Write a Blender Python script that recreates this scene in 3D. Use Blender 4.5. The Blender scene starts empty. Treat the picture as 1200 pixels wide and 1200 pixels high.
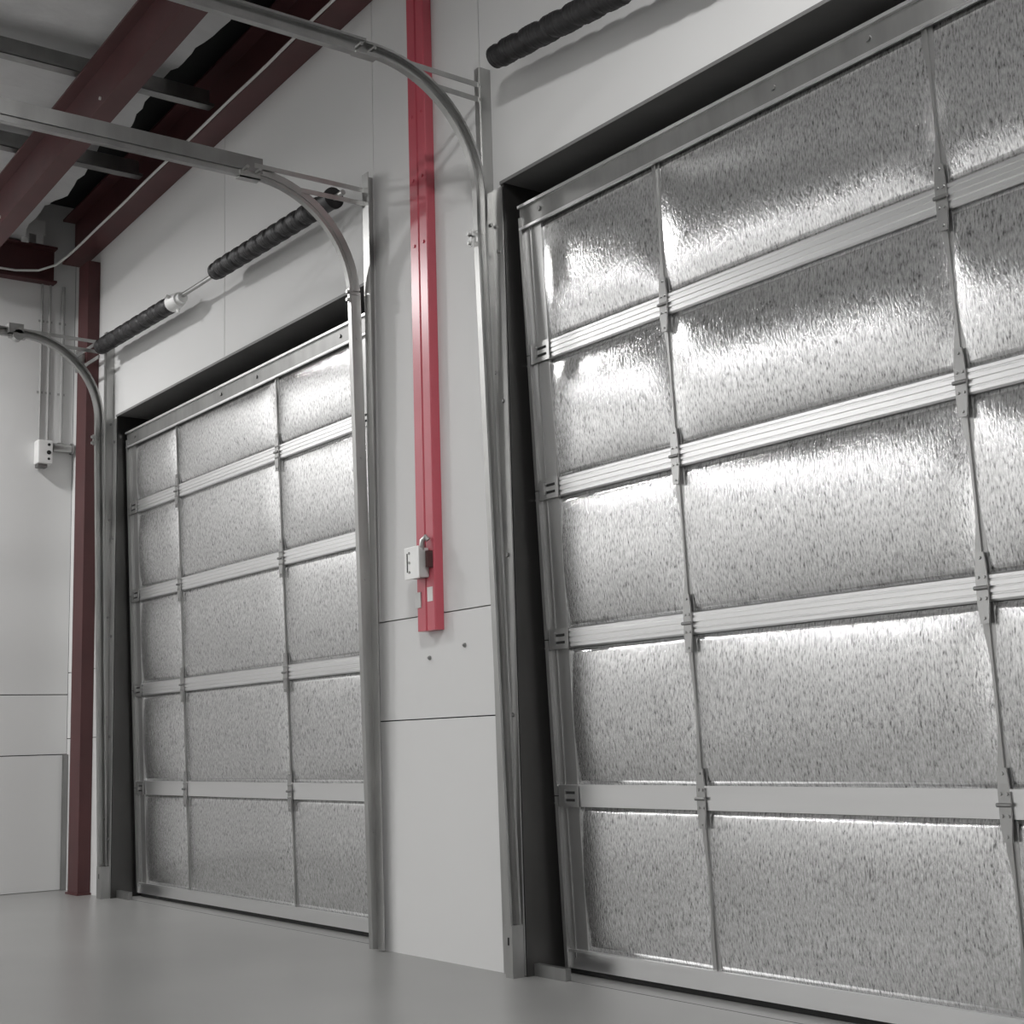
import bpy, bmesh, math, random
from mathutils import Vector, Matrix, noise

scene = bpy.context.scene
COL = scene.collection
random.seed(4)

# ------------------------------------------------------------------ view
scene.view_settings.view_transform = 'Standard'
scene.view_settings.look = 'None'
scene.view_settings.gamma = 1.0
scene.view_settings.use_curve_mapping = False
scene.view_settings.exposure = -0.75
scene.cycles.max_bounces = 8
scene.cycles.diffuse_bounces = 5
scene.cycles.glossy_bounces = 5
scene.cycles.sample_clamp_indirect = 6.0
scene.cycles.use_denoising = True

# ------------------------------------------------------------------ materials
def new_mat(name):
    m = bpy.data.materials.new(name)
    m.use_nodes = True
    nt = m.node_tree
    b = nt.nodes['Principled BSDF']
    return m, nt, b

def node(nt, kind, **kw):
    n = nt.nodes.new(kind)
    for k, v in kw.items():
        setattr(n, k, v)
    return n

def mapped_noise(nt, scale, nscale=1.0, detail=2.0, rough=0.5):
    tc = node(nt, 'ShaderNodeTexCoord')
    mp = node(nt, 'ShaderNodeMapping')
    mp.inputs['Scale'].default_value = scale
    nt.links.new(tc.outputs['Object'], mp.inputs['Vector'])
    n = node(nt, 'ShaderNodeTexNoise')
    n.inputs['Scale'].default_value = nscale
    n.inputs['Detail'].default_value = detail
    n.inputs['Roughness'].default_value = rough
    nt.links.new(mp.outputs['Vector'], n.inputs['Vector'])
    return n

def ramp(nt, src, stops):
    r = node(nt, 'ShaderNodeValToRGB')
    e = r.color_ramp.elements
    while len(e) > 1:
        e.remove(e[-1])
    e[0].position = stops[0][0]
    c = stops[0][1]
    e[0].color = (c, c, c, 1) if not isinstance(c, tuple) else (*c, 1)
    for p, c in stops[1:]:
        q = e.new(p)
        q.color = (c, c, c, 1) if not isinstance(c, tuple) else (*c, 1)
    nt.links.new(src, r.inputs['Fac'])
    return r

def bump(nt, b, height, strength, dist=0.01):
    bp = node(nt, 'ShaderNodeBump')
    bp.inputs['Strength'].default_value = strength
    bp.inputs['Distance'].default_value = dist
    nt.links.new(height, bp.inputs['Height'])
    nt.links.new(bp.outputs['Normal'], b.inputs['Normal'])
    return bp

def simple(name, col, rough=0.5, metal=0.0, var=0.08, nscale=6.0, stretch=(1, 1, 1), bmp=0.0, spec=0.5):
    m, nt, b = new_mat(name)
    n = mapped_noise(nt, stretch, nscale, 4.0)
    lo = tuple(max(0, c * (1 - var)) for c in col)
    hi = tuple(min(1, c * (1 + var)) for c in col)
    r = ramp(nt, n.outputs['Fac'], [(0.3, lo), (0.7, hi)])
    nt.links.new(r.outputs['Color'], b.inputs['Base Color'])
    b.inputs['Roughness'].default_value = rough
    b.inputs['Metallic'].default_value = metal
    b.inputs['Specular IOR Level'].default_value = spec
    if bmp:
        bump(nt, b, n.outputs['Fac'], bmp)
    return m

def metal(name, col, rough, fac=0.88, var=0.08, nscale=10.0, stretch=(1, 1, 1)):
    """bare metal: a glossy layer over a little diffuse"""
    m = bpy.data.materials.new(name); m.use_nodes = True
    nt = m.node_tree
    nt.nodes.remove(nt.nodes['Principled BSDF'])
    out = nt.nodes['Material Output']
    n = mapped_noise(nt, stretch, nscale, 4.0)
    r = ramp(nt, n.outputs['Fac'], [(0.3, tuple(c * (1 - var) for c in col)), (0.7, tuple(min(1, c * (1 + var)) for c in col))])
    g = node(nt, 'ShaderNodeBsdfAnisotropic'); g.distribution = 'BECKMANN'
    g.inputs['Roughness'].default_value = rough
    d = node(nt, 'ShaderNodeBsdfDiffuse')
    mixn = node(nt, 'ShaderNodeMixShader'); mixn.inputs[0].default_value = fac
    nt.links.new(r.outputs['Color'], g.inputs['Color'])
    nt.links.new(r.outputs['Color'], d.inputs['Color'])
    nt.links.new(d.outputs[0], mixn.inputs[1]); nt.links.new(g.outputs[0], mixn.inputs[2])
    nt.links.new(mixn.outputs[0], out.inputs['Surface'])
    return m, nt, g, d

M = {}
M['wall'] = simple('white_liner_panel', (0.66, 0.66, 0.655), 0.55, 0, 0.02, 0.8)
M['greywall'] = simple('grey_block_wall', (0.26, 0.26, 0.26), 0.7, 0, 0.06, 2.0)
M['wallgap'] = simple('panel_gap', (0.10, 0.10, 0.10), 0.8)
M['floor'] = simple('grey_sealed_concrete', (0.235, 0.235, 0.23), 0.30, 0, 0.07, 1.3, bmp=0.03)
M['red'] = simple('red_painted_steel', (0.50, 0.080, 0.110), 0.30, 0, 0.06, 4, spec=0.8)
M['darkred'] = simple('oxide_red_steel', (0.072, 0.022, 0.023), 0.5, 0, 0.15, 5)
M['galv'] = metal('galvanised_steel', (0.42, 0.42, 0.412), 0.36, 0.82, 0.10, 14, (1, 1, 0.25))[0]
M['galvdull'] = metal('dull_galvanised_steel', (0.30, 0.30, 0.295), 0.42, 0.8, 0.14, 10, (1, 1, 0.3))[0]
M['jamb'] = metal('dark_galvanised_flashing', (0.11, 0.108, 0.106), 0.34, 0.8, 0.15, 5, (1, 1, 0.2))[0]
M['alum'] = metal('ribbed_aluminium', (0.86, 0.86, 0.86), 0.30, 0.92, 0.03, 10, (0.1, 1, 1))[0]
M['stile'] = metal('door_stile_steel', (0.44, 0.44, 0.435), 0.34, 0.85, 0.08, 10, (1, 1, 0.2))[0]
M['black'] = simple('black_oiled_spring_steel', (0.022, 0.021, 0.022), 0.5, 0.2, 0.3, 20)
M['rubber'] = simple('black_rubber_seal', (0.012, 0.012, 0.012), 0.7)
M['white_pl'] = simple('white_plastic', (0.72, 0.72, 0.71), 0.4)
M['whitemetal'] = simple('light_zinc_steel', (0.78, 0.78, 0.77), 0.4, 0.3)
M['dark'] = simple('dark_hole', (0.01, 0.01, 0.01), 0.8)
M['greybox'] = simple('grey_enamel_box', (0.55, 0.55, 0.54), 0.4, 0.2)
M['cable'] = simple('pale_grey_cable', (0.62, 0.62, 0.60), 0.45)
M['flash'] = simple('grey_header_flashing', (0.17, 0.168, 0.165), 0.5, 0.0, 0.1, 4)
M['conduit'] = simple('grey_painted_conduit', (0.36, 0.36, 0.355), 0.5)
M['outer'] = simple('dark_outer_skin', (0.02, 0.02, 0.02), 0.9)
M['sticker'] = simple('white_paper_sticker', (0.75, 0.72, 0.70), 0.6)

# insulation blanket in the roof
m, nt, b = new_mat('white_vinyl_insulation')
n = mapped_noise(nt, (1, 1, 1), 3.0, 5.0)
r = ramp(nt, n.outputs['Fac'], [(0.3, 0.46), (0.7, 0.56)])
nt.links.new(r.outputs['Color'], b.inputs['Base Color'])
b.inputs['Roughness'].default_value = 0.5
n2 = mapped_noise(nt, (6, 2, 1), 2.0, 4.0)
bump(nt, b, n2.outputs['Fac'], 0.4, 0.03)
M['insul'] = m

# foil facing of the door panels: bright metal, finely crinkled in short upright dashes
m, nt, g_, d_ = metal('crinkled_silver_foil', (0.7, 0.7, 0.7), 0.28, 0.94)
n = mapped_noise(nt, (185, 70, 52), 1.0, 2.0, 0.6)
n3 = mapped_noise(nt, (60, 40, 15), 1.7, 3.0, 0.6)
r = ramp(nt, n.outputs['Fac'], [(0.26, 0.16), (0.42, 0.60), (0.68, 0.90)])
nt.links.new(r.outputs['Color'], g_.inputs['Color'])
nt.links.new(r.outputs['Color'], d_.inputs['Color'])
r2 = ramp(nt, n3.outputs['Fac'], [(0.3, 0.16), (0.7, 0.26)])
nt.links.new(r2.outputs['Color'], g_.inputs['Roughness'])
mx = node(nt, 'ShaderNodeMath', operation='MULTIPLY_ADD')
nt.links.new(n3.outputs['Fac'], mx.inputs[0])
mx.inputs[1].default_value = 0.45
nt.links.new(n.outputs['Fac'], mx.inputs[2])
bump(nt, g_, mx.outputs[0], 0.42, 0.002)
M['foil'] = m

# ------------------------------------------------------------------ mesh helpers
def bx(bm, x0, x1, y0, y1, z0, z1, bevel=0.0):
    r = bmesh.ops.create_cube(bm, size=1.0)
    vs = r['verts']
    c = Vector(((x0 + x1) / 2, (y0 + y1) / 2, (z0 + z1) / 2))
    s = (abs(x1 - x0), abs(y1 - y0), abs(z1 - z0))
    for v in vs:
        v.co = Vector((v.co.x * s[0], v.co.y * s[1], v.co.z * s[2])) + c
    if bevel:
        es = list({e for v in vs for e in v.link_edges})
        bmesh.ops.bevel(bm, geom=es, offset=bevel, segments=2, affect='EDGES', profile=0.6)

def cyl(bm, p0, p1, r0, r1=None, seg=16):
    p0 = Vector(p0); p1 = Vector(p1)
    r1 = r0 if r1 is None else r1
    d = p1 - p0
    q = d.to_track_quat('Z', 'Y').to_matrix().to_4x4()
    mt = Matrix.Translation((p0 + p1) / 2) @ q
    bmesh.ops.create_cone(bm, cap_ends=True, segments=seg, radius1=r0, radius2=r1, depth=d.length, matrix=mt)

def tube(bm, pts, r, seg=8):
    pts = [Vector(p) for p in pts]
    rings = []
    for i, p in enumerate(pts):
        t = (pts[min(i + 1, len(pts) - 1)] - pts[max(i - 1, 0)]).normalized()
        a = t.cross(Vector((0, 0, 1)))
        if a.length < 1e-3:
            a = t.cross(Vector((0, 1, 0)))
        a.normalize(); c = t.cross(a)
        rings.append([bm.verts.new(p + r * (math.cos(k * 2 * math.pi / seg) * a + math.sin(k * 2 * math.pi / seg) * c)) for k in range(seg)])
    for A, B in zip(rings, rings[1:]):
        for k in range(seg):
            bm.faces.new((A[k], A[(k + 1) % seg], B[(k + 1) % seg], B[k]))
    bm.faces.new(rings[0][::-1]); bm.faces.new(rings[-1])

def sweep(bm, path, prof, xc):
    """path: (y,z) points; prof: closed (a,b) polygon, a along x, b along the path normal."""
    rings = []
    for i, (y, z) in enumerate(path):
        y0, z0 = path[max(i - 1, 0)]; y1, z1 = path[min(i + 1, len(path) - 1)]
        ty, tz = y1 - y0, z1 - z0
        L = math.hypot(ty, tz); ty /= L; tz /= L
        ny, nz = -tz, ty
        rings.append([bm.verts.new((xc + a, y + b * ny, z + b * nz)) for a, b in prof])
    n = len(prof)
    for A, B in zip(rings, rings[1:]):
        for k in range(n):
            bm.faces.new((A[k], A[(k + 1) % n], B[(k + 1) % n], B[k]))
    bm.faces.new(rings[0][::-1]); bm.faces.new(rings[-1])

def prism_x(bm, prof, x0, x1):
    """extrude closed (y,z) polygon along x"""
    A = [bm.verts.new((x0, y, z)) for y, z in prof]
    B = [bm.verts.new((x1, y, z)) for y, z in prof]
    n = len(prof)
    for k in range(n):
        bm.faces.new((A[k], A[(k + 1) % n], B[(k + 1) % n], B[k]))
    bm.faces.new(A[::-1]); bm.faces.new(B)

def prism_z(bm, prof, z0, z1):
    """extrude closed (x,y) polygon along z"""
    A = [bm.verts.new((x, y, z0)) for x, y in prof]
    B = [bm.verts.new((x, y, z1)) for x, y in prof]
    n = len(prof)
    for k in range(n):
        bm.faces.new((A[k], A[(k + 1) % n], B[(k + 1) % n], B[k]))
    bm.faces.new(A[::-1]); bm.faces.new(B)

def prism_y(bm, prof, y0, y1):
    A = [bm.verts.new((x, y0, z)) for x, z in prof]
    B = [bm.verts.new((x, y1, z)) for x, z in prof]
    n = len(prof)
    for k in range(n):
        bm.faces.new((A[k], A[(k + 1) % n], B[(k + 1) % n], B[k]))
    bm.faces.new(A[::-1]); bm.faces.new(B)

def obj(name, bm, mat, parent=None, smooth=False, base=None, label=None):
    bmesh.ops.recalc_face_normals(bm, faces=bm.faces)
    me = bpy.data.meshes.new(name)
    off = Vector((0, 0, 0))
    p = parent
    while p is not None:
        off += p.location
        p = p.parent
    o = bpy.data.objects.new(name, me)
    if parent is None:
        off = Vector(base) if base else Vector((0, 0, 0))
        o.location = off
    for v in bm.verts:
        v.co -= off
    bm.to_mesh(me); bm.free()
    me.materials.append(mat)
    if smooth:
        for f in me.polygons:
            f.use_smooth = True
        if smooth != 'all':
            me.set_sharp_from_angle(angle=math.radians(35))
    COL.objects.link(o)
    if parent is not None:
        o.parent = parent
    if label:
        o['label'] = label
    return o

def thing(name, label, cat, loc, group=None):
    o = bpy.data.objects.new(name, None)
    COL.objects.link(o)
    o.location = loc
    o.empty_display_size = 0.1
    o['label'] = label; o['category'] = cat
    if group:
        o['group'] = group
    return o

def tag(o, label, cat, group=None):
    o['label'] = label; o['category'] = cat
    if group:
        o['group'] = group
    return o

def struct(name, bm, mat, smooth=False):
    o = obj(name, bm, mat, None, smooth)
    o['kind'] = 'structure'
    return o

NB = bmesh.new

# ------------------------------------------------------------------ layout
XL, XR, YB = -9.45, 6.0, -15.0
FAR = dict(x0=-8.63, x1=-5.52, h=2.995)      # far opening
NEAR = dict(x0=-4.43, x1=-1.25, h=3.115)     # near opening
DY0, SL = 0.170, 0.0375                       # door plane leans: y = DY0 - SL*z
def dy(z):
    return DY0 - SL * z
def zc(x):                                    # underside of roof insulation
    return 4.50 + 0.05 * (x + 6.3)

# ------------------------------------------------------------------ room shell
bm = NB(); bx(bm, XL - .2, XR + .2, YB - .2, 0.6, -0.2, 0.0); struct('floor', bm, M['floor'])

# back wall built up of liner panels with thin open joints
bm = NB()
g = 0.0025
def cell(a, b2, c, d):
    bx(bm, a, b2, 0.0, 0.03, c, d)
TOP = 5.6
J = .018                                      # jamb plate thickness
for a, b2 in ((XL, FAR['x0'] - J), (FAR['x1'] + J, NEAR['x0'] - J), (NEAR['x1'] + J, XR)):
    cell(a, b2, 0.0, 0.972 - g); cell(a, b2, 0.972 + g, 1.406 - g)
cell(XL, FAR['x0'] - J, 1.406 + g, TOP)
cell(FAR['x0'] - J, -7.05 - g, FAR['h'] + .012, TOP)
cell(-7.05 + g, FAR['x1'] + J, FAR['h'] + .012, TOP)
cell(FAR['x1'] + J, -5.44 - g, 1.406 + g, TOP)
cell(-5.44 + g, -4.57 - g, 1.406 + g, TOP)
cell(-4.57 + g, NEAR['x0'] - J, 1.406 + g, TOP)
cell(NEAR['x0'] - J, NEAR['x1'] + J, NEAR['h'] + .012, TOP)
cell(NEAR['x1'] + J, XR, 1.406 + g, TOP)
struct('wall_back', bm, M['wall'])
# dark core behind the panels (fills the joints) with the two openings left free
bm = NB()
bx(bm, XL - .1, FAR['x0'] - .019, 0.031, 0.10, 0, 5.6)
bx(bm, FAR['x1'] + .019, NEAR['x0'] - .019, 0.031, 0.10, 0, 5.6)
bx(bm, NEAR['x1'] + .02, XR + .1, 0.031, 0.10, 0, 5.6)
bx(bm, FAR['x0'] - .02, FAR['x1'] + .02, 0.031, 0.10, FAR['h'] + .02, 5.6)
bx(bm, NEAR['x0'] - .02, NEAR['x1'] + .02, 0.031, 0.10, NEAR['h'] + .02, 5.6)
bx(bm, XL - .1, XR + .1, 0.50, 0.55, 0, 5.6)  # unseen dark sheet behind both doors, added to block stray light
struct('wall_core_and_light_block', bm, M['outer'])

# left wall
bm = NB()
ys = [0.0, -1.9, -3.8, -5.7, -7.6, -9.5, -11.4, -13.3, YB]
for a, b2 in zip(ys, ys[1:]):
    for c, d, t in ((0, 0.87, 0.0), (0.87, 1.262, 0.0), (1.262, 5.6, 0.0)):
        bx(bm, XL - .03, XL + t, b2 + .0025, a - .0025, c + .003, d - .003)
struct('wall_left', bm, M['wall'])
bm = NB(); bx(bm, XL - .1, XL - .031, YB, 0.1, 0, 5.6); struct('wall_left_core', bm, M['outer'])
bm = NB(); bx(bm, XR, XR + .1, YB, 0.1, 0, 6.0); struct('wall_right', bm, M['wall'])
bm = NB(); bx(bm, XL, XR, YB - .1, YB, 0, 6.0); struct('wall_front', bm, M['wall'])
# dark corner angle low down in the left corner
bm = NB(); bx(bm, XL + .002, XL + .035, -.03, -.002, 0.0, 0.87); struct('trim_1', bm, M['galvdull'])

# roof insulation draped between purlins
bm = NB()
nx, ny = 200, 170
grid = []
for i in range(nx + 1):
    x = XL - .1 + (XR - XL + .2) * i / nx
    row = []
    for j in range(ny + 1):
        f = j / ny
        ye = -.40 + .05 * noise.noise((x * 3.0, 0, 7)) + .03 * noise.noise((x * 9.0, 2, 7))  # ragged edge stops short; dark deck beyond stands in for shade by the wall
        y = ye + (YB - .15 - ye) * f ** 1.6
        ph = ((x + 6.92) / 1.01) % 1.0
        sag = 0.075 * math.sin(math.pi * ph) ** 0.8
        w = 0.030 * noise.noise((x * 2.1, y * 1.3, 0)) + 0.012 * noise.noise((x * 7, y * 2.2, 4))
        row.append(bm.verts.new((x, y, zc(x) + 0.06 - sag + w * math.sin(math.pi * ph))))
    grid.append(row)
for i in range(nx):
    for j in range(ny):
        bm.faces.new((grid[i][j], grid[i + 1][j], grid[i + 1][j + 1], grid[i][j + 1]))
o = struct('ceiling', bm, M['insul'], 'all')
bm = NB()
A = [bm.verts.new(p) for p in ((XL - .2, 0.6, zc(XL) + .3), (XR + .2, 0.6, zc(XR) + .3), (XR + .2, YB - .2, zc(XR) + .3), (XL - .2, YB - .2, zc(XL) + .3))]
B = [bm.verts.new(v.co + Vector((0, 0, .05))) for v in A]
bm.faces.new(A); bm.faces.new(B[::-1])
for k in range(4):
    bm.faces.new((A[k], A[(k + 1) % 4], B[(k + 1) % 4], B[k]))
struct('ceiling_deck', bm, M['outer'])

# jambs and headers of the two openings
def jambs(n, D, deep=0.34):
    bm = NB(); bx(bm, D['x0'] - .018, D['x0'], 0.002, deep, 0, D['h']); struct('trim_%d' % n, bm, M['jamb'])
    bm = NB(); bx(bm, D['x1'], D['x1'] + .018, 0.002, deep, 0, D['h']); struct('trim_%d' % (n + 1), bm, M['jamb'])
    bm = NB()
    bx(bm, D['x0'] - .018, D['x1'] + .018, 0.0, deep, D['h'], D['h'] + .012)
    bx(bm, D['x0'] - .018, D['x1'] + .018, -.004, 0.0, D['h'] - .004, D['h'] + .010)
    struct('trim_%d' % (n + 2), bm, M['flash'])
jambs(2, FAR); jambs(5, NEAR)
# slab joint running along the sills
bm = NB(); bx(bm, FAR['x0'] - .1, 0.5, 0.055, 0.060, 0.0, 0.0006); struct('trim_8', bm, M['wallgap'])

# ------------------------------------------------------------------ sectional doors
def foil_panel(x0, x1, z0, z1, seed, bl=.016, brr=.016):
    """one foil-faced insulation panel, quilted out between the rails"""
    bm = NB()
    nu = 28 if x1 - x0 > .9 else 20
    nv = 22
    rows = []
    for j in range(nv + 1):
        v = j / nv
        row = []
        for i in range(nu + 1):
            # finer columns near the edges
            t = i / nu
            u = 0.5 - 0.5 * math.cos(math.pi * t) * (0.55 + 0.45 * abs(math.cos(math.pi * t)))
            sv = 1 - (2 * v - 1) ** 2
            sv = 0.75 * sv + 0.25 * (1 - (2 * v - 1) ** 6)
            e = min(u, 1 - u) * (x1 - x0)
            su = 1 - math.exp(-((e + .006) / 0.055) ** 1.15)
            su *= 0.86 + 0.14 * (1 - (2 * u - 1) ** 2)
            h = 0.0215 * sv * su
            sb = math.sin(math.pi * v) ** 0.7
            x = x0 + (x1 - x0) * u
            if u < 0.5:
                x -= (bl * sb) * (1 - 2 * u) ** 3
            else:
                x += (brr * sb) * (2 * u - 1) ** 3
            z = z0 + (z1 - z0) * v
            w = noise.noise((x * 2.3 + seed, z * 3.1, seed * .7)) * 0.0035
            # creases fanning from the corners
            w += 0.0035 * noise.noise((x * 9 + seed * 3, z * 3.0, 1.3)) * math.exp(-e / 0.12)
            row.append(bm.verts.new((x, dy(z) + 0.004 - h - w * sv * su, z)))
        rows.append(row)
    for j in range(nv):
        for i in range(nu):
            bm.faces.new((rows[j][i], rows[j][i + 1], rows[j + 1][i + 1], rows[j + 1][i]))
    # thin turned-back edge so the facing has thickness
    border = ([r_[0] for r_ in rows], [r_[-1] for r_ in rows][::-1], rows[0][::-1], rows[-1])
    for br in border:
        bk = [bm.verts.new(v_.co + Vector((0, 0.018, 0))) for v_ in br]
        for a, b2, c, d in zip(br, br[1:], bk, bk[1:]):
            bm.faces.new((a, b2, d, c))
    return bm

def lean_box(bm, x0, x1, z0, z1, f, t):
    """slab parallel to the leaning door plane: front at dy-f, thickness t"""
    prism_x(bm, [(dy(z0) - f, z0), (dy(z0) - f + t, z0), (dy(z1) - f + t, z1), (dy(z1) - f, z1)], x0, x1)

def ribbed_rail(x0, x1, z0, z1, f=0.004):
    """extruded rail with shallow ribs"""
    bm = NB()
    H = z1 - z0
    prof = [(0.0, -0.012), (0.0, f), (0.08, f + .004), (0.22, f + .004), (0.25, f + .0015), (0.29, f + .0015), (0.32, f + .005), (0.48, f + .005),
            (0.50, f + .001), (0.535, f + .001), (0.555, f + .005), (0.72, f + .005), (0.75, f + .0015), (0.79, f + .0015), (0.82, f + .004), (0.94, f + .004), (1.0, f), (1.0, -0.012)]
    prism_x(bm, [(dy(z0 + H * p) - q, z0 + H * p) for p, q in prof], x0, x1)
    return bm

def sectional_door(label, x0, x1, stiles, zr, zt, rolls):
    """zr: tops of the five rails from bottom rail up; zt: underside of the head rail"""
    t = thing('sectional_door', label, 'garage door', ((x0 + x1) / 2, dy(0), 0))
    RH = 0.078
    # bottom rail with rubber seal
    bm = NB(); lean_box(bm, x0, x1, 0.022, zr[0], 0.008, 0.03)
    lean_box(bm, x0, x1, zr[0] - .004, zr[0] + .006, 0.016, 0.02)
    obj('bottom_rail', bm, M['alum'], t)
    bm = NB(); lean_box(bm, x0 + .01, x1 - .01, 0.0015, 0.024, -0.004, 0.02); obj('floor_seal', bm, M['rubber'], t, label='black rubber seal under the bottom rail')
    for k, z in enumerate(zr[1:]):
        if k == 0:
            bm = NB(); lean_box(bm, x0 + .01, x1 - .01, z - RH, z, 0.008, 0.03)
            lean_box(bm, x0 + .01, x1 - .01, z - .003, z + .004, 0.014, 0.02)
        else:
            bm = ribbed_rail(x0 + .01, x1 - .01, z - RH, z)
        obj('rail', bm, M['alum'], t)
    # head rail with lips
    bm = NB()
    lean_box(bm, x0, x1, zt, zt + .098, 0.012, 0.035)
    for xb in (x0 + .13, (stiles[0] + stiles[1]) / 2, stiles[1] - .2, stiles[1] + .7):
        cyl(bm, (xb, dy(zt) - .012, zt + .05), (xb, dy(zt) - .020, zt + .05), .010, seg=8)
    hr = obj('head_rail', bm, M['galvdull'], t)
    for za, zb, q in ((zt - .004, zt + .006, .022), (zt + .087, zt + .099, .024)):
        bm = NB(); lean_box(bm, x0, x1, za, zb, q, q - .012); obj('lip', bm, M['alum'], hr)
    # back skin
    bm = NB(); lean_box(bm, x0 + .005, x1 - .005, 0.03, zt + .09, -0.030, 0.012); obj('outer_skin', bm, M['outer'], t)
    # end stiles: folded channel, with a raised lip on the outer edge
    zlev = [0.022] + [z - RH / 2 for z in zr[1:]] + [zt + .05]
    for side, xe in ((1, x0), (-1, x1)):
        for a, b2 in zip(zlev, zlev[1:]):
            bm = NB()
            w = .125 * side
            lo, hi = sorted((xe, xe + w))
            lean_box(bm, lo, hi, a + .002, b2 - .002, 0.006, 0.02)
            l2, h2 = sorted((xe - .002 * side, xe + .016 * side))
            lean_box(bm, l2, h2, a + .002, b2 - .002, 0.020, 0.02)
            l3, h3 = sorted((xe + .050 * side, xe + .056 * side))
            lean_box(bm, l3, h3, a + .04, b2 - .04, 0.010, 0.02)
            obj('end_stile', bm, M['stile'], t)
    # inner stiles
    for xs_ in stiles:
        for a, b2 in zip(zlev, zlev[1:]):
            bm = NB()
            lean_box(bm, xs_ - .020, xs_ + .020, a + .03, b2 - .03, 0.000, 0.02)
            lean_box(bm, xs_ - .004, xs_ + .004, a + .03, b2 - .03, 0.006, 0.02)
            obj('stile', bm, M['stile'], t)
    # foil panels
    edges = [x0 + .125] + list(stiles) + [x1 - .125]
    k = 0
    for c, (a, b2) in enumerate(zip(edges, edges[1:])):
        ea = a + (0.011 if c else 0.0)
        eb = b2 - (0.011 if c < len(edges) - 2 else 0.0)
        for j in range(5):
            z0 = zr[j] + .002
            z1 = (zr[j + 1] - RH - .002) if j < 4 else zt
            obj('insulation_panel', foil_panel(ea, eb, z0, z1, 3.1 * k + x0, .016 if c else .040, .016 if c < len(edges) - 2 else .040), M['foil'], t, 'all')
            k += 1
    # hinges at every stile and rail crossing
    for xs_ in stiles:
        for z in zr[1:]:
            zm = z - RH / 2
            bm = NB()
            y = dy(zm) - .010
            for s in (1, -1):
                pr = [(xs_ - .019, zm + .004 * s), (xs_ + .019, zm + .004 * s), (xs_ + .019, zm + .045 * s), (xs_ + .013, zm + .10 * s), (xs_ - .013, zm + .10 * s), (xs_ - .019, zm + .045 * s)]
                prism_y(bm, pr, y - .006, y)
                for dx, dz in ((-.010, .03), (.010, .03), (0, .085)):
                    cyl(bm, (xs_ + dx, y - .006, zm + dz * s), (xs_ + dx, y - .010, zm + dz * s), .005, seg=8)
            h = obj('hinge', bm, M['stile'], t)
            bm = NB(); cyl(bm, (xs_ - .023, y - .009, zm), (xs_ + .023, y - .009, zm), .006, seg=10)
            obj('hinge_pin', bm, M['galvdull'], h, True)
    # end roller brackets with two dark slots
    for side, xe in ((1, x0), (-1, x1)):
        for z in zr[1:]:
            zm = z - RH / 2
            y = dy(zm) - .012
            bm = NB()
            lo, hi = sorted((xe + .02 * side, xe + .135 * side))
            bx(bm, lo, hi, y - .004, y, zm - .040, zm + .040)
            l, h2 = sorted((xe + .056 * side, xe + .064 * side))
            bx(bm, l, h2, y - .012, y - .003, zm - .024, zm + .024)
            br = obj('roller_bracket', bm, M['stile'], t)
            bm = NB()
            l, h2 = sorted((xe + .066 * side, xe + .118 * side))
            bx(bm, l, h2, y - .0055, y - .004, zm + .008, zm + .018)
            bx(bm, l, h2, y - .0055, y - .004, zm - .020, zm - .010)
            obj('slot', bm, M['dark'], br)
            if rolls:
                bm = NB()
                cyl(bm, (xe - .038 * side, y + .02, zm - .03), (xe + .02 * side, y + .012, zm), .0035, seg=8)
                obj('roller', bm, M['galvdull'], t, True)
    return t

ZR = [0.087, 0.697, 1.291, 1.876, 2.423]
sectional_door('large silver foil-lined roll-up door nearest on the right, running out of the picture',
               -4.385, -1.28, (-3.588, -2.400), ZR, 2.907, True)
ZRF = [0.080, 0.692, 1.288, 1.874, 2.428]
sectional_door('smaller-looking silver foil-lined roll-up door farther back on the left, between its two tracks',
               -8.595, -5.55, (-7.845, -6.560), ZRF, 2.785, True)

# ------------------------------------------------------------------ door tracks
def c_profile(s, d=.030, w=.052, th=.0035, lip=.010):
    """C track, open towards s*x"""
    h = w / 2
    pts = [(0, -h), (d, -h), (d, -h + lip), (d - th, -h + lip), (d - th, -h + th), (th, -h + th), (th, h - th), (d - th, h - th), (d - th, h - lip), (d, h - lip), (d, h), (0, h)]
    return [(a * s, b) for a, b in pts]

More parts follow.
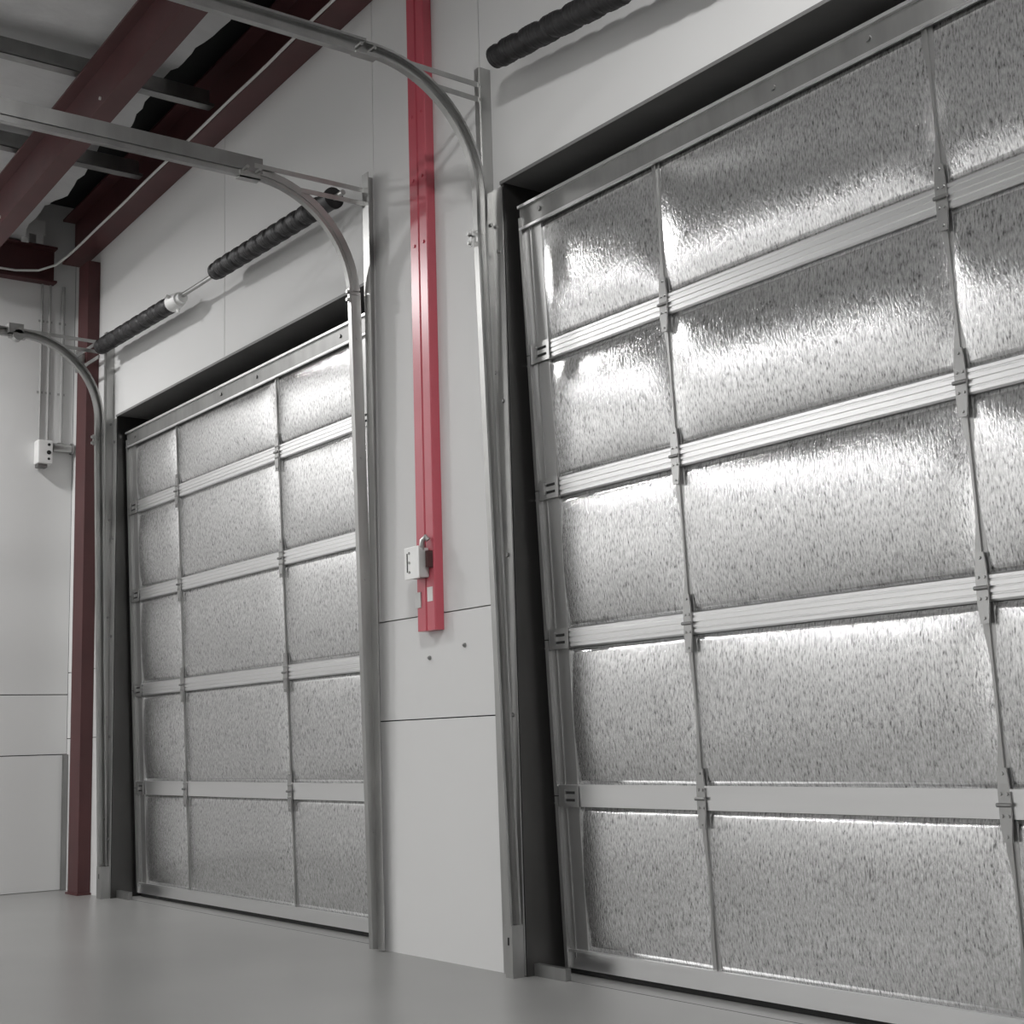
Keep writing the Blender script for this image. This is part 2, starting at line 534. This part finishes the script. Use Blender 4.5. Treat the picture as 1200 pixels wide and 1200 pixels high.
def door_track(label, xj, s, zh, zpost, zjoint, xo=0.0, hw=.055, yend=-3.1, foot=True, ztop=3.1, rein=True, clamp=False):
    """s=+1: jamb on the left of its opening (opening to +x)"""
    t = thing('door_track', label, 'door track', (xj, -.06, 0))
    xt = xj - .070 * s + xo
    R = 0.50
    yv = -.100
    def yl(z):                                # the track leans with the door, nearer the wall low down
        return yv + .024 * (zjoint - z)
    yc_, zcn = yv - R, zh - R
    # vertical track
    bm = NB(); zf = 0.19 if foot else 0.01
    sweep(bm, [(yl(zf), zf), (yv, zjoint)], c_profile(s), xt)
    for z in [0.5 + .55 * k for k in range(5)]:
        cyl(bm, (xt, yl(z), z), (xt - .004 * s, yl(z), z), .007, seg=8)
    obj('vertical_track', bm, M['galv'], t)
    # curved track
    bm = NB()
    path = [(yv, zjoint + .001)] + [(yc_ + R * math.cos(a), zcn + R * math.sin(a)) for a in [math.radians(d) for d in range(0, 91, 5)]] + [(yc_ - .03, zh)]
    path = [p for p in path if p[1] > zjoint]
    sweep(bm, path, c_profile(s), xt)
    # stiffening bead along the web of the curve
    sweep(bm, path, [(-.006 * s, -.010), (0.002 * s, -.010), (0.002 * s, .010), (-.006 * s, .010)], xt)
    obj('curved_track', bm, M['galv'], t, True)
    # horizontal track with reinforcing angle
    bm = NB()
    ya = yc_ - .03
    sweep(bm, [(ya, zh), (yend, zh)], c_profile(s, w=hw), xt)
    obj('horizontal_track', bm, M['galv'], t)
    if rein:
        bm = NB()
        xa = xt - .004 * s
        l, h = sorted((xa, xa - .004 * s))
        bx(bm, l, h, yend, ya + .06, zh - .002, zh + .066)
        l, h = sorted((xa, xa + .045 * s))
        bx(bm, l, h, yend, ya + .06, zh + .062, zh + .066)
        obj('stiffening_angle', bm, M['galvdull'], t)
    bm = NB()
    l, h = sorted((xt - .006 * s, xt + .036 * s))
    bx(bm, l, h, ya - .05, ya + .05, zh - .036, zh - .030)
    l, h = sorted((xt - .006 * s, xt - .002 * s))
    bx(bm, l, h, ya - .05, ya + .05, zh - .036, zh + .034)
    if clamp:
        cyl(bm, (xt + .05, ya, zh - .02), (xt - .01, ya, zh - .02), .035, seg=12)
        bx(bm, xt - .01, xt + .05, ya - .06, ya + .03, zh - .01, zh + .05)
    for q in (-.03, .03):
        cyl(bm, (xt - .002, ya + q, zh), (xt + .045, ya + q, zh), .008, seg=8)
    obj('splice_plate', bm, M['galv'], t)
    # wall angle: flat leg beside the opening, standing leg behind the track
    xb = xj - .065 * s
    bm = NB()
    l, h = sorted((xb, xj - .002 * s))
    bx(bm, l, h, -.006, -.001, 0.005, ztop)
    l, h = sorted((xb, xb - .005 * s))
    def ya_(z):
        return -.054 + .009 * (zjoint - z) if z < zjoint else -.054
    prism_x(bm, [(-.001, .005), (ya_(0), .005), (ya_(3), zpost), (-.001, zpost)], l, h)
    l, h = sorted((xb - .005 * s, xb - (.036 if s > 0 else .058) * s))
    prism_x(bm, [(ya_(0), .005), (ya_(0) - .004, .005), (ya_(3) - .004, zpost), (ya_(3), zpost)], l, h)
    a = obj('wall_angle', bm, M['galv'], t)
    for z in [0.35 + .62 * k for k in range(5)]:
        xm = (xb + xj) / 2
        bm = NB(); cyl(bm, (xm, -.006, z), (xm, -.013, z), .009, seg=6); obj('bolt', bm, M['galvdull'], a)
        bm = NB(); cyl(bm, (xb + .001 * s, -.02, z + .12), (xb + .008 * s, -.02, z + .12), .008, seg=6); obj('bolt', bm, M['galvdull'], a)
    # two flat struts from the head of the angle to the curve
    for z, y1 in ((zh + .028, ya + .02), (zh - .038, yc_ + .22)):
        bm = NB()
        l, h = sorted((xb - .010 * s, xb - .014 * s))
        zz0 = zpost - .075 if z > zh else zpost - .14
        prism_x(bm, [(-.05, zz0 - .011), (-.05, zz0 + .011), (y1, z + .011), (y1, z - .011)], l, h)
        cyl(bm, (xb + .002 * s, -.046, zz0), (xb - .018 * s, -.046, zz0), .010, seg=8)
        obj('strut', bm, M['galv'], t)
    # joint bracket where curve meets the vertical track
    bm = NB()
    l, h = sorted((xt - .004 * s, xb + .006 * s))
    bx(bm, l, h, -.135, -.129, zjoint - .055, zjoint + .012)
    bx(bm, l, h, -.135, -.085, zjoint - .016, zjoint - .010)
    for dz in (-.042, -.004):
        xm = (l + h) / 2
        cyl(bm, (xm, -.135, zjoint + dz), (xm, -.146, zjoint + dz), .009, seg=6)
    obj('joint_bracket', bm, M['galv'], t)
    if foot:
        bm = NB()
        l, h = sorted((xt - .010 * s, xj - .004 * s))
        bx(bm, l, h, -.060, -.054, 0.0, 0.19)
        l2, h2 = sorted((xj - .004 * s, xj - .010 * s))
        bx(bm, l2, h2, -.054, -.008, 0.0, 0.19)
        f = obj('foot_plate', bm, M['galv'], t)
        bm = NB(); xm = (l + h) / 2; bx(bm, xm - .004, xm + .004, -.0615, -.060, .118, .146); obj('slot', bm, M['dark'], f)
        bm = NB()
        l, h = sorted((xj + .002 * s, xj + .19 * s))
        bx(bm, l, h, .035, .06, 0.0, 0.045)
        obj('sill_bracket', bm, M['galvdull'], t)
    return t

door_track('galvanised track at the left edge of the nearer door, right of the bright red channel',
           -4.43, 1, 3.535, 3.63, 2.89, ztop=3.10, rein=False, hw=.070, xo=.030)
door_track('galvanised track at the right edge of the farther door, left of the bright red channel',
           -5.52, -1, 3.385, 3.49, 2.92, foot=False, ztop=3.02, xo=.0)
door_track('galvanised track beside the dark red corner column, its arm reaching the left picture edge',
           -8.63, 1, 3.465, 3.56, 2.86, ztop=2.98, rein=False, clamp=True)

# ------------------------------------------------------------------ torsion springs
def spring_mesh(x0, x1, y, z0, z1, r, pitch):
    bm = NB()
    L = abs(x1 - x0)
    n = int(L / 0.008); seg = 22
    rings = []
    for i in range(n + 1):
        f = i / n
        x = x0 + (x1 - x0) * f
        zc_ = z0 + (z1 - z0) * f
        ring = []
        for k in range(seg):
            a = 2 * math.pi * k / seg
            ph = (f * L / pitch - k / seg) % 1.0
            groove = 0.16 * r * math.exp(-((min(ph, 1 - ph)) / 0.13) ** 2)
            fine = 0.03 * r * math.sin(2 * math.pi * (f * L / 0.019 - k / seg))
            rr = r - groove + fine
            if f < .02 or f > .98: rr *= .93
            ring.append(bm.verts.new((x, y + rr * math.cos(a), zc_ + rr * math.sin(a))))
        rings.append(ring)
    for A, B in zip(rings, rings[1:]):
        for k in range(seg):
            bm.faces.new((A[k], A[(k + 1) % seg], B[(k + 1) % seg], B[k]))
    bm.faces.new(rings[0]); bm.faces.new(rings[-1][::-1])
    return bm

YS = -.13
t = thing('torsion_spring_shaft', 'shaft with two black torsion springs on the wall above the farther door', 'door spring', (-7.2, YS, 3.40))
bm = NB(); tube(bm, [(-8.64, YS, 3.428), (-7.2, YS, 3.415), (-5.5, YS, 3.410)], .013, 10); obj('shaft', bm, M['galv'], t, True)
sp = obj('spring', spring_mesh(-8.60, -7.46, YS, 3.425, 3.405, .050, .13), M['black'], t, True)
sp = obj('spring', spring_mesh(-6.89, -5.70, YS, 3.430, 3.412, .050, .105), M['black'], t, True)
bm = NB()
cyl(bm, (-7.46, YS, 3.405), (-7.36, YS, 3.403), .052, .040, 18)
cyl(bm, (-7.36, YS, 3.403), (-7.32, YS, 3.403), .030, .030, 14)
for q in range(3):
    a = q * 2.1 + .7
    cyl(bm, (-7.41, YS, 3.404), (-7.41, YS + .068 * math.cos(a), 3.404 + .068 * math.sin(a)), .010, seg=8)
obj('winding_cone', bm, M['whitemetal'], t, True, label='pale winding cone at the end of the left spring')
bm = NB()
cyl(bm, (-5.68, YS, 3.412), (-5.60, YS, 3.411), .046, .046, 22)
cyl(bm, (-5.60, YS, 3.411), (-5.585, YS, 3.411), .052, .052, 22)
obj('cable_drum', bm, M['black'], t, True)
bm = NB()
for dz in (.035, -.065):
    bx(bm, -9.02, -8.60, YS - .012, YS - .006, 3.425 + dz - .012, 3.425 + dz + .012)
bx(bm, -9.03, -9.015, YS - .012, -.002, 3.355, 3.50)
obj('end_bracket', bm, M['galv'], t, label='pair of light steel bars carrying the shaft over the corner column')
t = thing('torsion_spring_shaft', 'shaft with thick black torsion spring above the nearer door, cut by the top edge', 'door spring', (-3.4, YS, 3.52))
bm = NB(); tube(bm, [(-4.22, YS, 3.553), (-2.7, YS, 3.42), (-1.6, YS, 3.41)], .013, 10); obj('shaft', bm, M['galv'], t, True)
obj('spring', spring_mesh(-4.28, -2.95, YS, 3.562, 3.435, .050, .135), M['black'], t, True)
bm = NB(); bx(bm, -2.70, -2.68, YS - .03, -.001, 3.34, 3.50); obj('centre_bracket', bm, M['galv'], t)

# ------------------------------------------------------------------ red channel between the doors
t = thing('steel_channel', 'bright red grooved steel channel hung on the white wall between the two doors', 'steel channel', (-5.0, 0, 1.335))
X0, X1 = -5.062, -4.930
YC = -.045
prof = [(X0, YC), (X0 + .060, YC), (X0 + .064, YC + .010), (X0 + .070, YC + .010), (X0 + .074, YC), (X1 - .004, YC), (X1, YC + .004), (X1, -.001), (X0, -.001)]
bm = NB(); prism_z(bm, prof, 1.335, 4.42)
obj('channel', bm, M['red'], t)
bm = NB(); bx(bm, X0 + .078, X0 + .118, YC - .0015, YC + .0002, 1.455, 1.515); obj('sticker', bm, M['sticker'], t, label='small white sticker near the foot of the channel')
bm = NB(); bx(bm, X0 - .006, X0 + .030, YC - .005, YC + .0002, 1.435, 1.500); obj('clip', bm, M['greybox'], t, label='small grey clip on the left edge of the channel')
for z in (3.02, 3.32, 3.62):
    for x in (X0 + .03, X1 - .03):
        bm = NB(); cyl(bm, (x, YC, z), (x, YC - .005, z), .008, seg=8); obj('bolt', bm, M['red'], t)
# switch box on it
t = thing('switch_box', 'small grey electrical box mounted near the foot of the red channel', 'switch box', (-5.03, YC - .001, 1.60))
bm = NB(); bx(bm, -5.055, -4.965, YC - .055, YC - .001, 1.555, 1.680, .006); obj('box', bm, M['greybox'], t)
bm = NB(); bx(bm, -5.065, -4.955, YC - .061, YC - .055, 1.550, 1.685, .002)
c = obj('cover', bm, M['whitemetal'], t)
for dz in (.02, .06, .1):
    bm = NB(); cyl(bm, (-5.025, YC - .061, 1.56 + dz), (-5.025, YC - .064, 1.56 + dz), .006, seg=8); obj('screw', bm, M['galvdull'], c)
bm = NB(); bx(bm, -5.044, -5.038, YC - .0625, YC - .061, 1.58, 1.66); obj('slot', bm, M['dark'], c)
bm = NB(); tube(bm, [(-4.975, YC - .03, 1.67), (-4.970, YC - .03, 1.71), (-4.960, YC - .02, 1.725), (-4.953, YC - .013, 1.71)], .012, 8); obj('connector', bm, M['galv'], t, True)
bm = NB(); bx(bm, -4.957, -4.937, YC - .025, YC - .001, 1.595, 1.665); obj('bracket', bm, M['darkred'], t)
# two empty anchors below
for (x, z), lb in (((-5.043, 1.225), 'small dark anchor plug in the white wall straight below the red channel'),
                   ((-4.782, 1.26), 'small dark anchor plug in the white wall to the right below the red channel')):
    bm = NB(); cyl(bm, (x, 0.002, z), (x, -.008, z), .010, .008, 10)
    cyl(bm, (x, -.008, z), (x, -.012, z), .005, .005, 6)
    o = obj('wall_anchor', bm, M['galvdull'], None, True, (x, 0, z)); tag(o, lb, 'anchor', 'anchors below the red channel')

# ------------------------------------------------------------------ corner column, eave strut and roof steel
t = thing('steel_column', 'dark red steel corner column between left wall and farther door', 'steel column', (-9.1, -.05, 0))
bm = NB()
bx(bm, -9.155, -8.975, -.082, -.070, 0.012, 4.12)
bx(bm, -9.155, -8.975, -.014, -.002, 0.012, 4.12)
bx(bm, -8.985, -8.975, -.070, -.014, 0.012, 4.12)
obj('shaft', bm, M['darkred'], t)
bm = NB(); bx(bm, -9.17, -8.96, -.092, -.001, 0, 0.012); obj('base_plate', bm, M['darkred'], t)

def sloped_beam(t, x0, x1, yf0, yf1, zb, zt, slope, xr, web_y, ft=.014, yt0=None, yt1=None):
    def zl(x): return slope * (x - xr)
    def slab(ya, yb, za, zb_):
        bm = NB()
        vs = []
        for x in (x0, x1):
            d = zl(x)
            vs.append([bm.verts.new((x, ya, za + d)), bm.verts.new((x, yb, za + d)), bm.verts.new((x, yb, zb_ + d)), bm.verts.new((x, ya, zb_ + d))])
        A, B = vs
        for k in range(4):
            bm.faces.new((A[k], A[(k + 1) % 4], B[(k + 1) % 4], B[k]))
        bm.faces.new(A[::-1]); bm.faces.new(B)
        return bm
    obj('bottom_flange', slab(yf0, yf1, zb, zb + ft), M['darkred'], t)
    obj('web', slab(web_y - .005, web_y + .005, zb + ft, zt - ft), M['darkred'], t)
    obj('top_flange', slab(yf0 if yt0 is None else yt0, yf1 if yt1 is None else yt1, zt - ft, zt), M['darkred'], t)

t = thing('roof_beam', 'dark red roof beam lying against the top of the white door wall', 'roof beam', (-7.2, -.07, 4.28))
sloped_beam(t, -9.30, XR, -.150, -.004, 4.28, 4.60, .05, -7.2, -.06)
t = thing('roof_beam', 'dark red roof beam standing free of the wall, second from the door wall', 'roof beam', (-6.7, -.85, 4.15))
sloped_beam(t, -9.30, XR, -.850, -.742, 4.15, 4.375, .06, -6.3, -.845, .012, -.915, -.840)
for x in (-6.70, -8.35):
    zz = 4.19 + .06 * (x + 6.3)
    bm = NB(); cyl(bm, (x, -.850, zz), (x, -.858, zz), .010, seg=8); obj('bolt', bm, M['whitemetal'], t)
t = thing('eave_beam', 'dark red eave strut along the top of the left wall', 'roof beam', (XL + .06, -2, 4.06))
bm = NB()
bx(bm, XL + .002, XL + .085, YB, -.16, 4.06, 4.075)
bx(bm, XL + .002, XL + .014, YB, -.16, 4.075, 4.30)
bx(bm, XL + .002, XL + .085, YB, -.16, 4.30, 4.315)
obj('strut', bm, M['darkred'], t)

for x, lb in ((-6.92, 'grey roof purlin crossing the free red roof beam above the farther track'),
              (-7.93, 'grey roof purlin nearest the left wall, just behind the farther track')):
    zb = zc(x) - .11
    bm = NB()
    yA, yB_ = YB, -.155
    bx(bm, x - .004, x, yA, yB_, zb, zb + .12)
    bx(bm, x, x + .065, yA, yB_, zb, zb + .004)
    bx(bm, x + .061, x + .065, yA, yB_, zb, zb + .016)
    bx(bm, x - .065, x - .004, yA, yB_, zb + .116, zb + .12)
    o = obj('roof_purlin', bm, M['galvdull'], None, False, (x, -1, zb)); tag(o, lb, 'roof purlin', 'roof purlins')

# pale cable along the wall beam, turning at the corner
pts = []
for k in range(26):
    x = -4.0 - k * .2
    pts.append((x, -.162, 4.283 + .05 * (x + 7.2) + .006 * noise.noise((x * 2, 0, 0))))
pts += [(-9.12, -.175, 4.175), (-9.22, -.22, 4.135), (-9.30, -.31, 4.105), (-9.345, -.45, 4.095), (-9.355, -.8, 4.092), (-9.355, -1.6, 4.095), (-9.355, -3.0, 4.10)]
bm = NB(); tube(bm, pts, .008, 8)
o = obj('cable', bm, M['cable'], None, True, (-7.2, -.16, 4.28)); tag(o, 'thin pale cable running along the dark red wall beam and round the corner', 'cable')

# pale clip hanging near the eave
t = thing('hanger_clip', 'pale two-legged metal clip high under the roof in the left corner', 'clip', (-9.30, -.36, 4.33))
bm = NB()
bx(bm, -9.34, -9.33, -.44, -.26, 4.37, 4.47)
bx(bm, -9.34, -9.33, -.42, -.37, 4.30, 4.37)
bx(bm, -9.34, -9.33, -.32, -.27, 4.31, 4.37)
obj('plate', bm, M['whitemetal'], t)
bm = NB(); bx(bm, -9.435, -9.34, -.40, -.30, 4.455, 4.465); obj('tab', bm, M['whitemetal'], t)

# ------------------------------------------------------------------ left wall: conduits, sensor box, stub pipe
for y, r, z0, lb in ((-.235, .008, 2.965, 'thin grey conduit farther from the corner, dropping to the white box'),
                     (-.180, .008, 2.965, 'thin grey conduit nearer the corner, dropping to the white box'),
                     (-.090, .013, 2.96, 'thicker grey pipe in the left corner above the stub arm')):
    bm = NB(); cyl(bm, (XL + r + .002, y, z0), (XL + r + .002, y, 4.06), r, seg=10)
    for z in (3.3, 3.8):
        bx(bm, XL + .0005, XL + .003, y - r - .012, y + r + .012, z - .008, z + .008)
    o = obj('conduit', bm, M['conduit'], None, True, (XL, y, z0)); tag(o, lb, 'conduit', 'conduits on the left wall')
t = thing('outlet_box', 'white box with three black holes on the left wall below the conduits', 'outlet box', (XL, -.22, 2.87))
bm = NB(); bx(bm, XL + .001, XL + .09, -.265, -.165, 2.795, 2.955, .008); obj('box', bm, M['white_pl'], t)
for z, r in ((2.925, .010), (2.872, .015), (2.828, .009)):
    bm = NB(); cyl(bm, (XL + .0885, -.192, z), (XL + .0915, -.192, z), r, seg=12); obj('socket_hole', bm, M['dark'], t)
bm = NB(); bx(bm, XL + .01, XL + .07, -.258, -.195, 2.772, 2.795); obj('cable_gland', bm, M['galvdull'], t)
t = thing('stub_arm', 'short grey stub pipe on a flange in the left corner beside the white box', 'pipe', (XL, -.09, 2.92))
bm = NB(); cyl(bm, (XL + .045, -.150, 2.918), (XL + .045, -.030, 2.918), .030, seg=16); obj('pipe', bm, M['galv'], t, True)
bm = NB(); cyl(bm, (XL + .045, -.030, 2.918), (XL + .045, -.018, 2.918), .040, seg=16); obj('flange', bm, M['galvdull'], t, True)
bm = NB(); bx(bm, XL + .001, XL + .02, -.11, -.07, 2.90, 2.96); obj('bracket', bm, M['galv'], t)

# ------------------------------------------------------------------ light: two inferred room lamps, then unseen ones added as fill
def lamp(x, y, z, watts, size=.42, spread=170):
    d = bpy.data.lights.new('key_or_fill_lamp', 'AREA')
    d.shape = 'DISK'; d.size = size; d.energy = watts
    d.color = (1.0, 0.992, 0.988)
    d.spread = math.radians(spread)
    o = bpy.data.objects.new('key_or_fill_lamp', d)
    o.location = (x, y, z)
    COL.objects.link(o)
    return o
lamp(-8.60, -2.2, 4.20, 150, .36)
lamp(-2.3, -2.1, 4.42, 160, .40)
for y in (-4.4, -6.6, -8.8, -11.0):           # added unseen row, brightens the left wall for the foil reflections
    lamp(-8.45, y, 3.80, 82, .4)
for x, y in ((-2.3, -7.5), (2.8, -9.0)):  # added unseen lamps for general fill
    lamp(x, y, 4.6, 45, .4)
lamp(4.6, -2.4, 4.3, 170, .4)                  # added unseen pair, lights the right side for bright foil edges
lamp(4.6, -5.5, 4.3, 150, .4)
for x in (-6.5, -4.0, -1.5, 1.0):             # added unseen row washing the wall behind the camera, brightens foil edges
    lamp(x, -14.0, 3.6, 190, .4)
w = bpy.data.worlds.new('room_dark'); scene.world = w
w.use_nodes = True
w.node_tree.nodes['Background'].inputs['Color'].default_value = (0.02, 0.02, 0.02, 1)

# ------------------------------------------------------------------ camera
f_px, pitch, yaw, roll = 1671.15, .1590, .9317, -.0301
cam = bpy.data.cameras.new('camera')
cam.sensor_fit = 'HORIZONTAL'; cam.sensor_width = 36.0
cam.lens = 36.0 * f_px / 1200.0
cam.clip_start = .05; cam.clip_end = 200
co = bpy.data.objects.new('camera', cam); COL.objects.link(co)
F = Vector((-math.sin(yaw) * math.cos(pitch), math.cos(yaw) * math.cos(pitch), math.sin(pitch)))
R = Vector((math.cos(yaw), math.sin(yaw), 0)); U = R.cross(F)
R2 = math.cos(roll) * R + math.sin(roll) * U
U2 = -math.sin(roll) * R + math.cos(roll) * U
mw = Matrix((R2, U2, -F)).transposed().to_4x4()
mw.translation = Vector((0, -3.2962, .8710))
co.matrix_world = mw
scene.camera = co
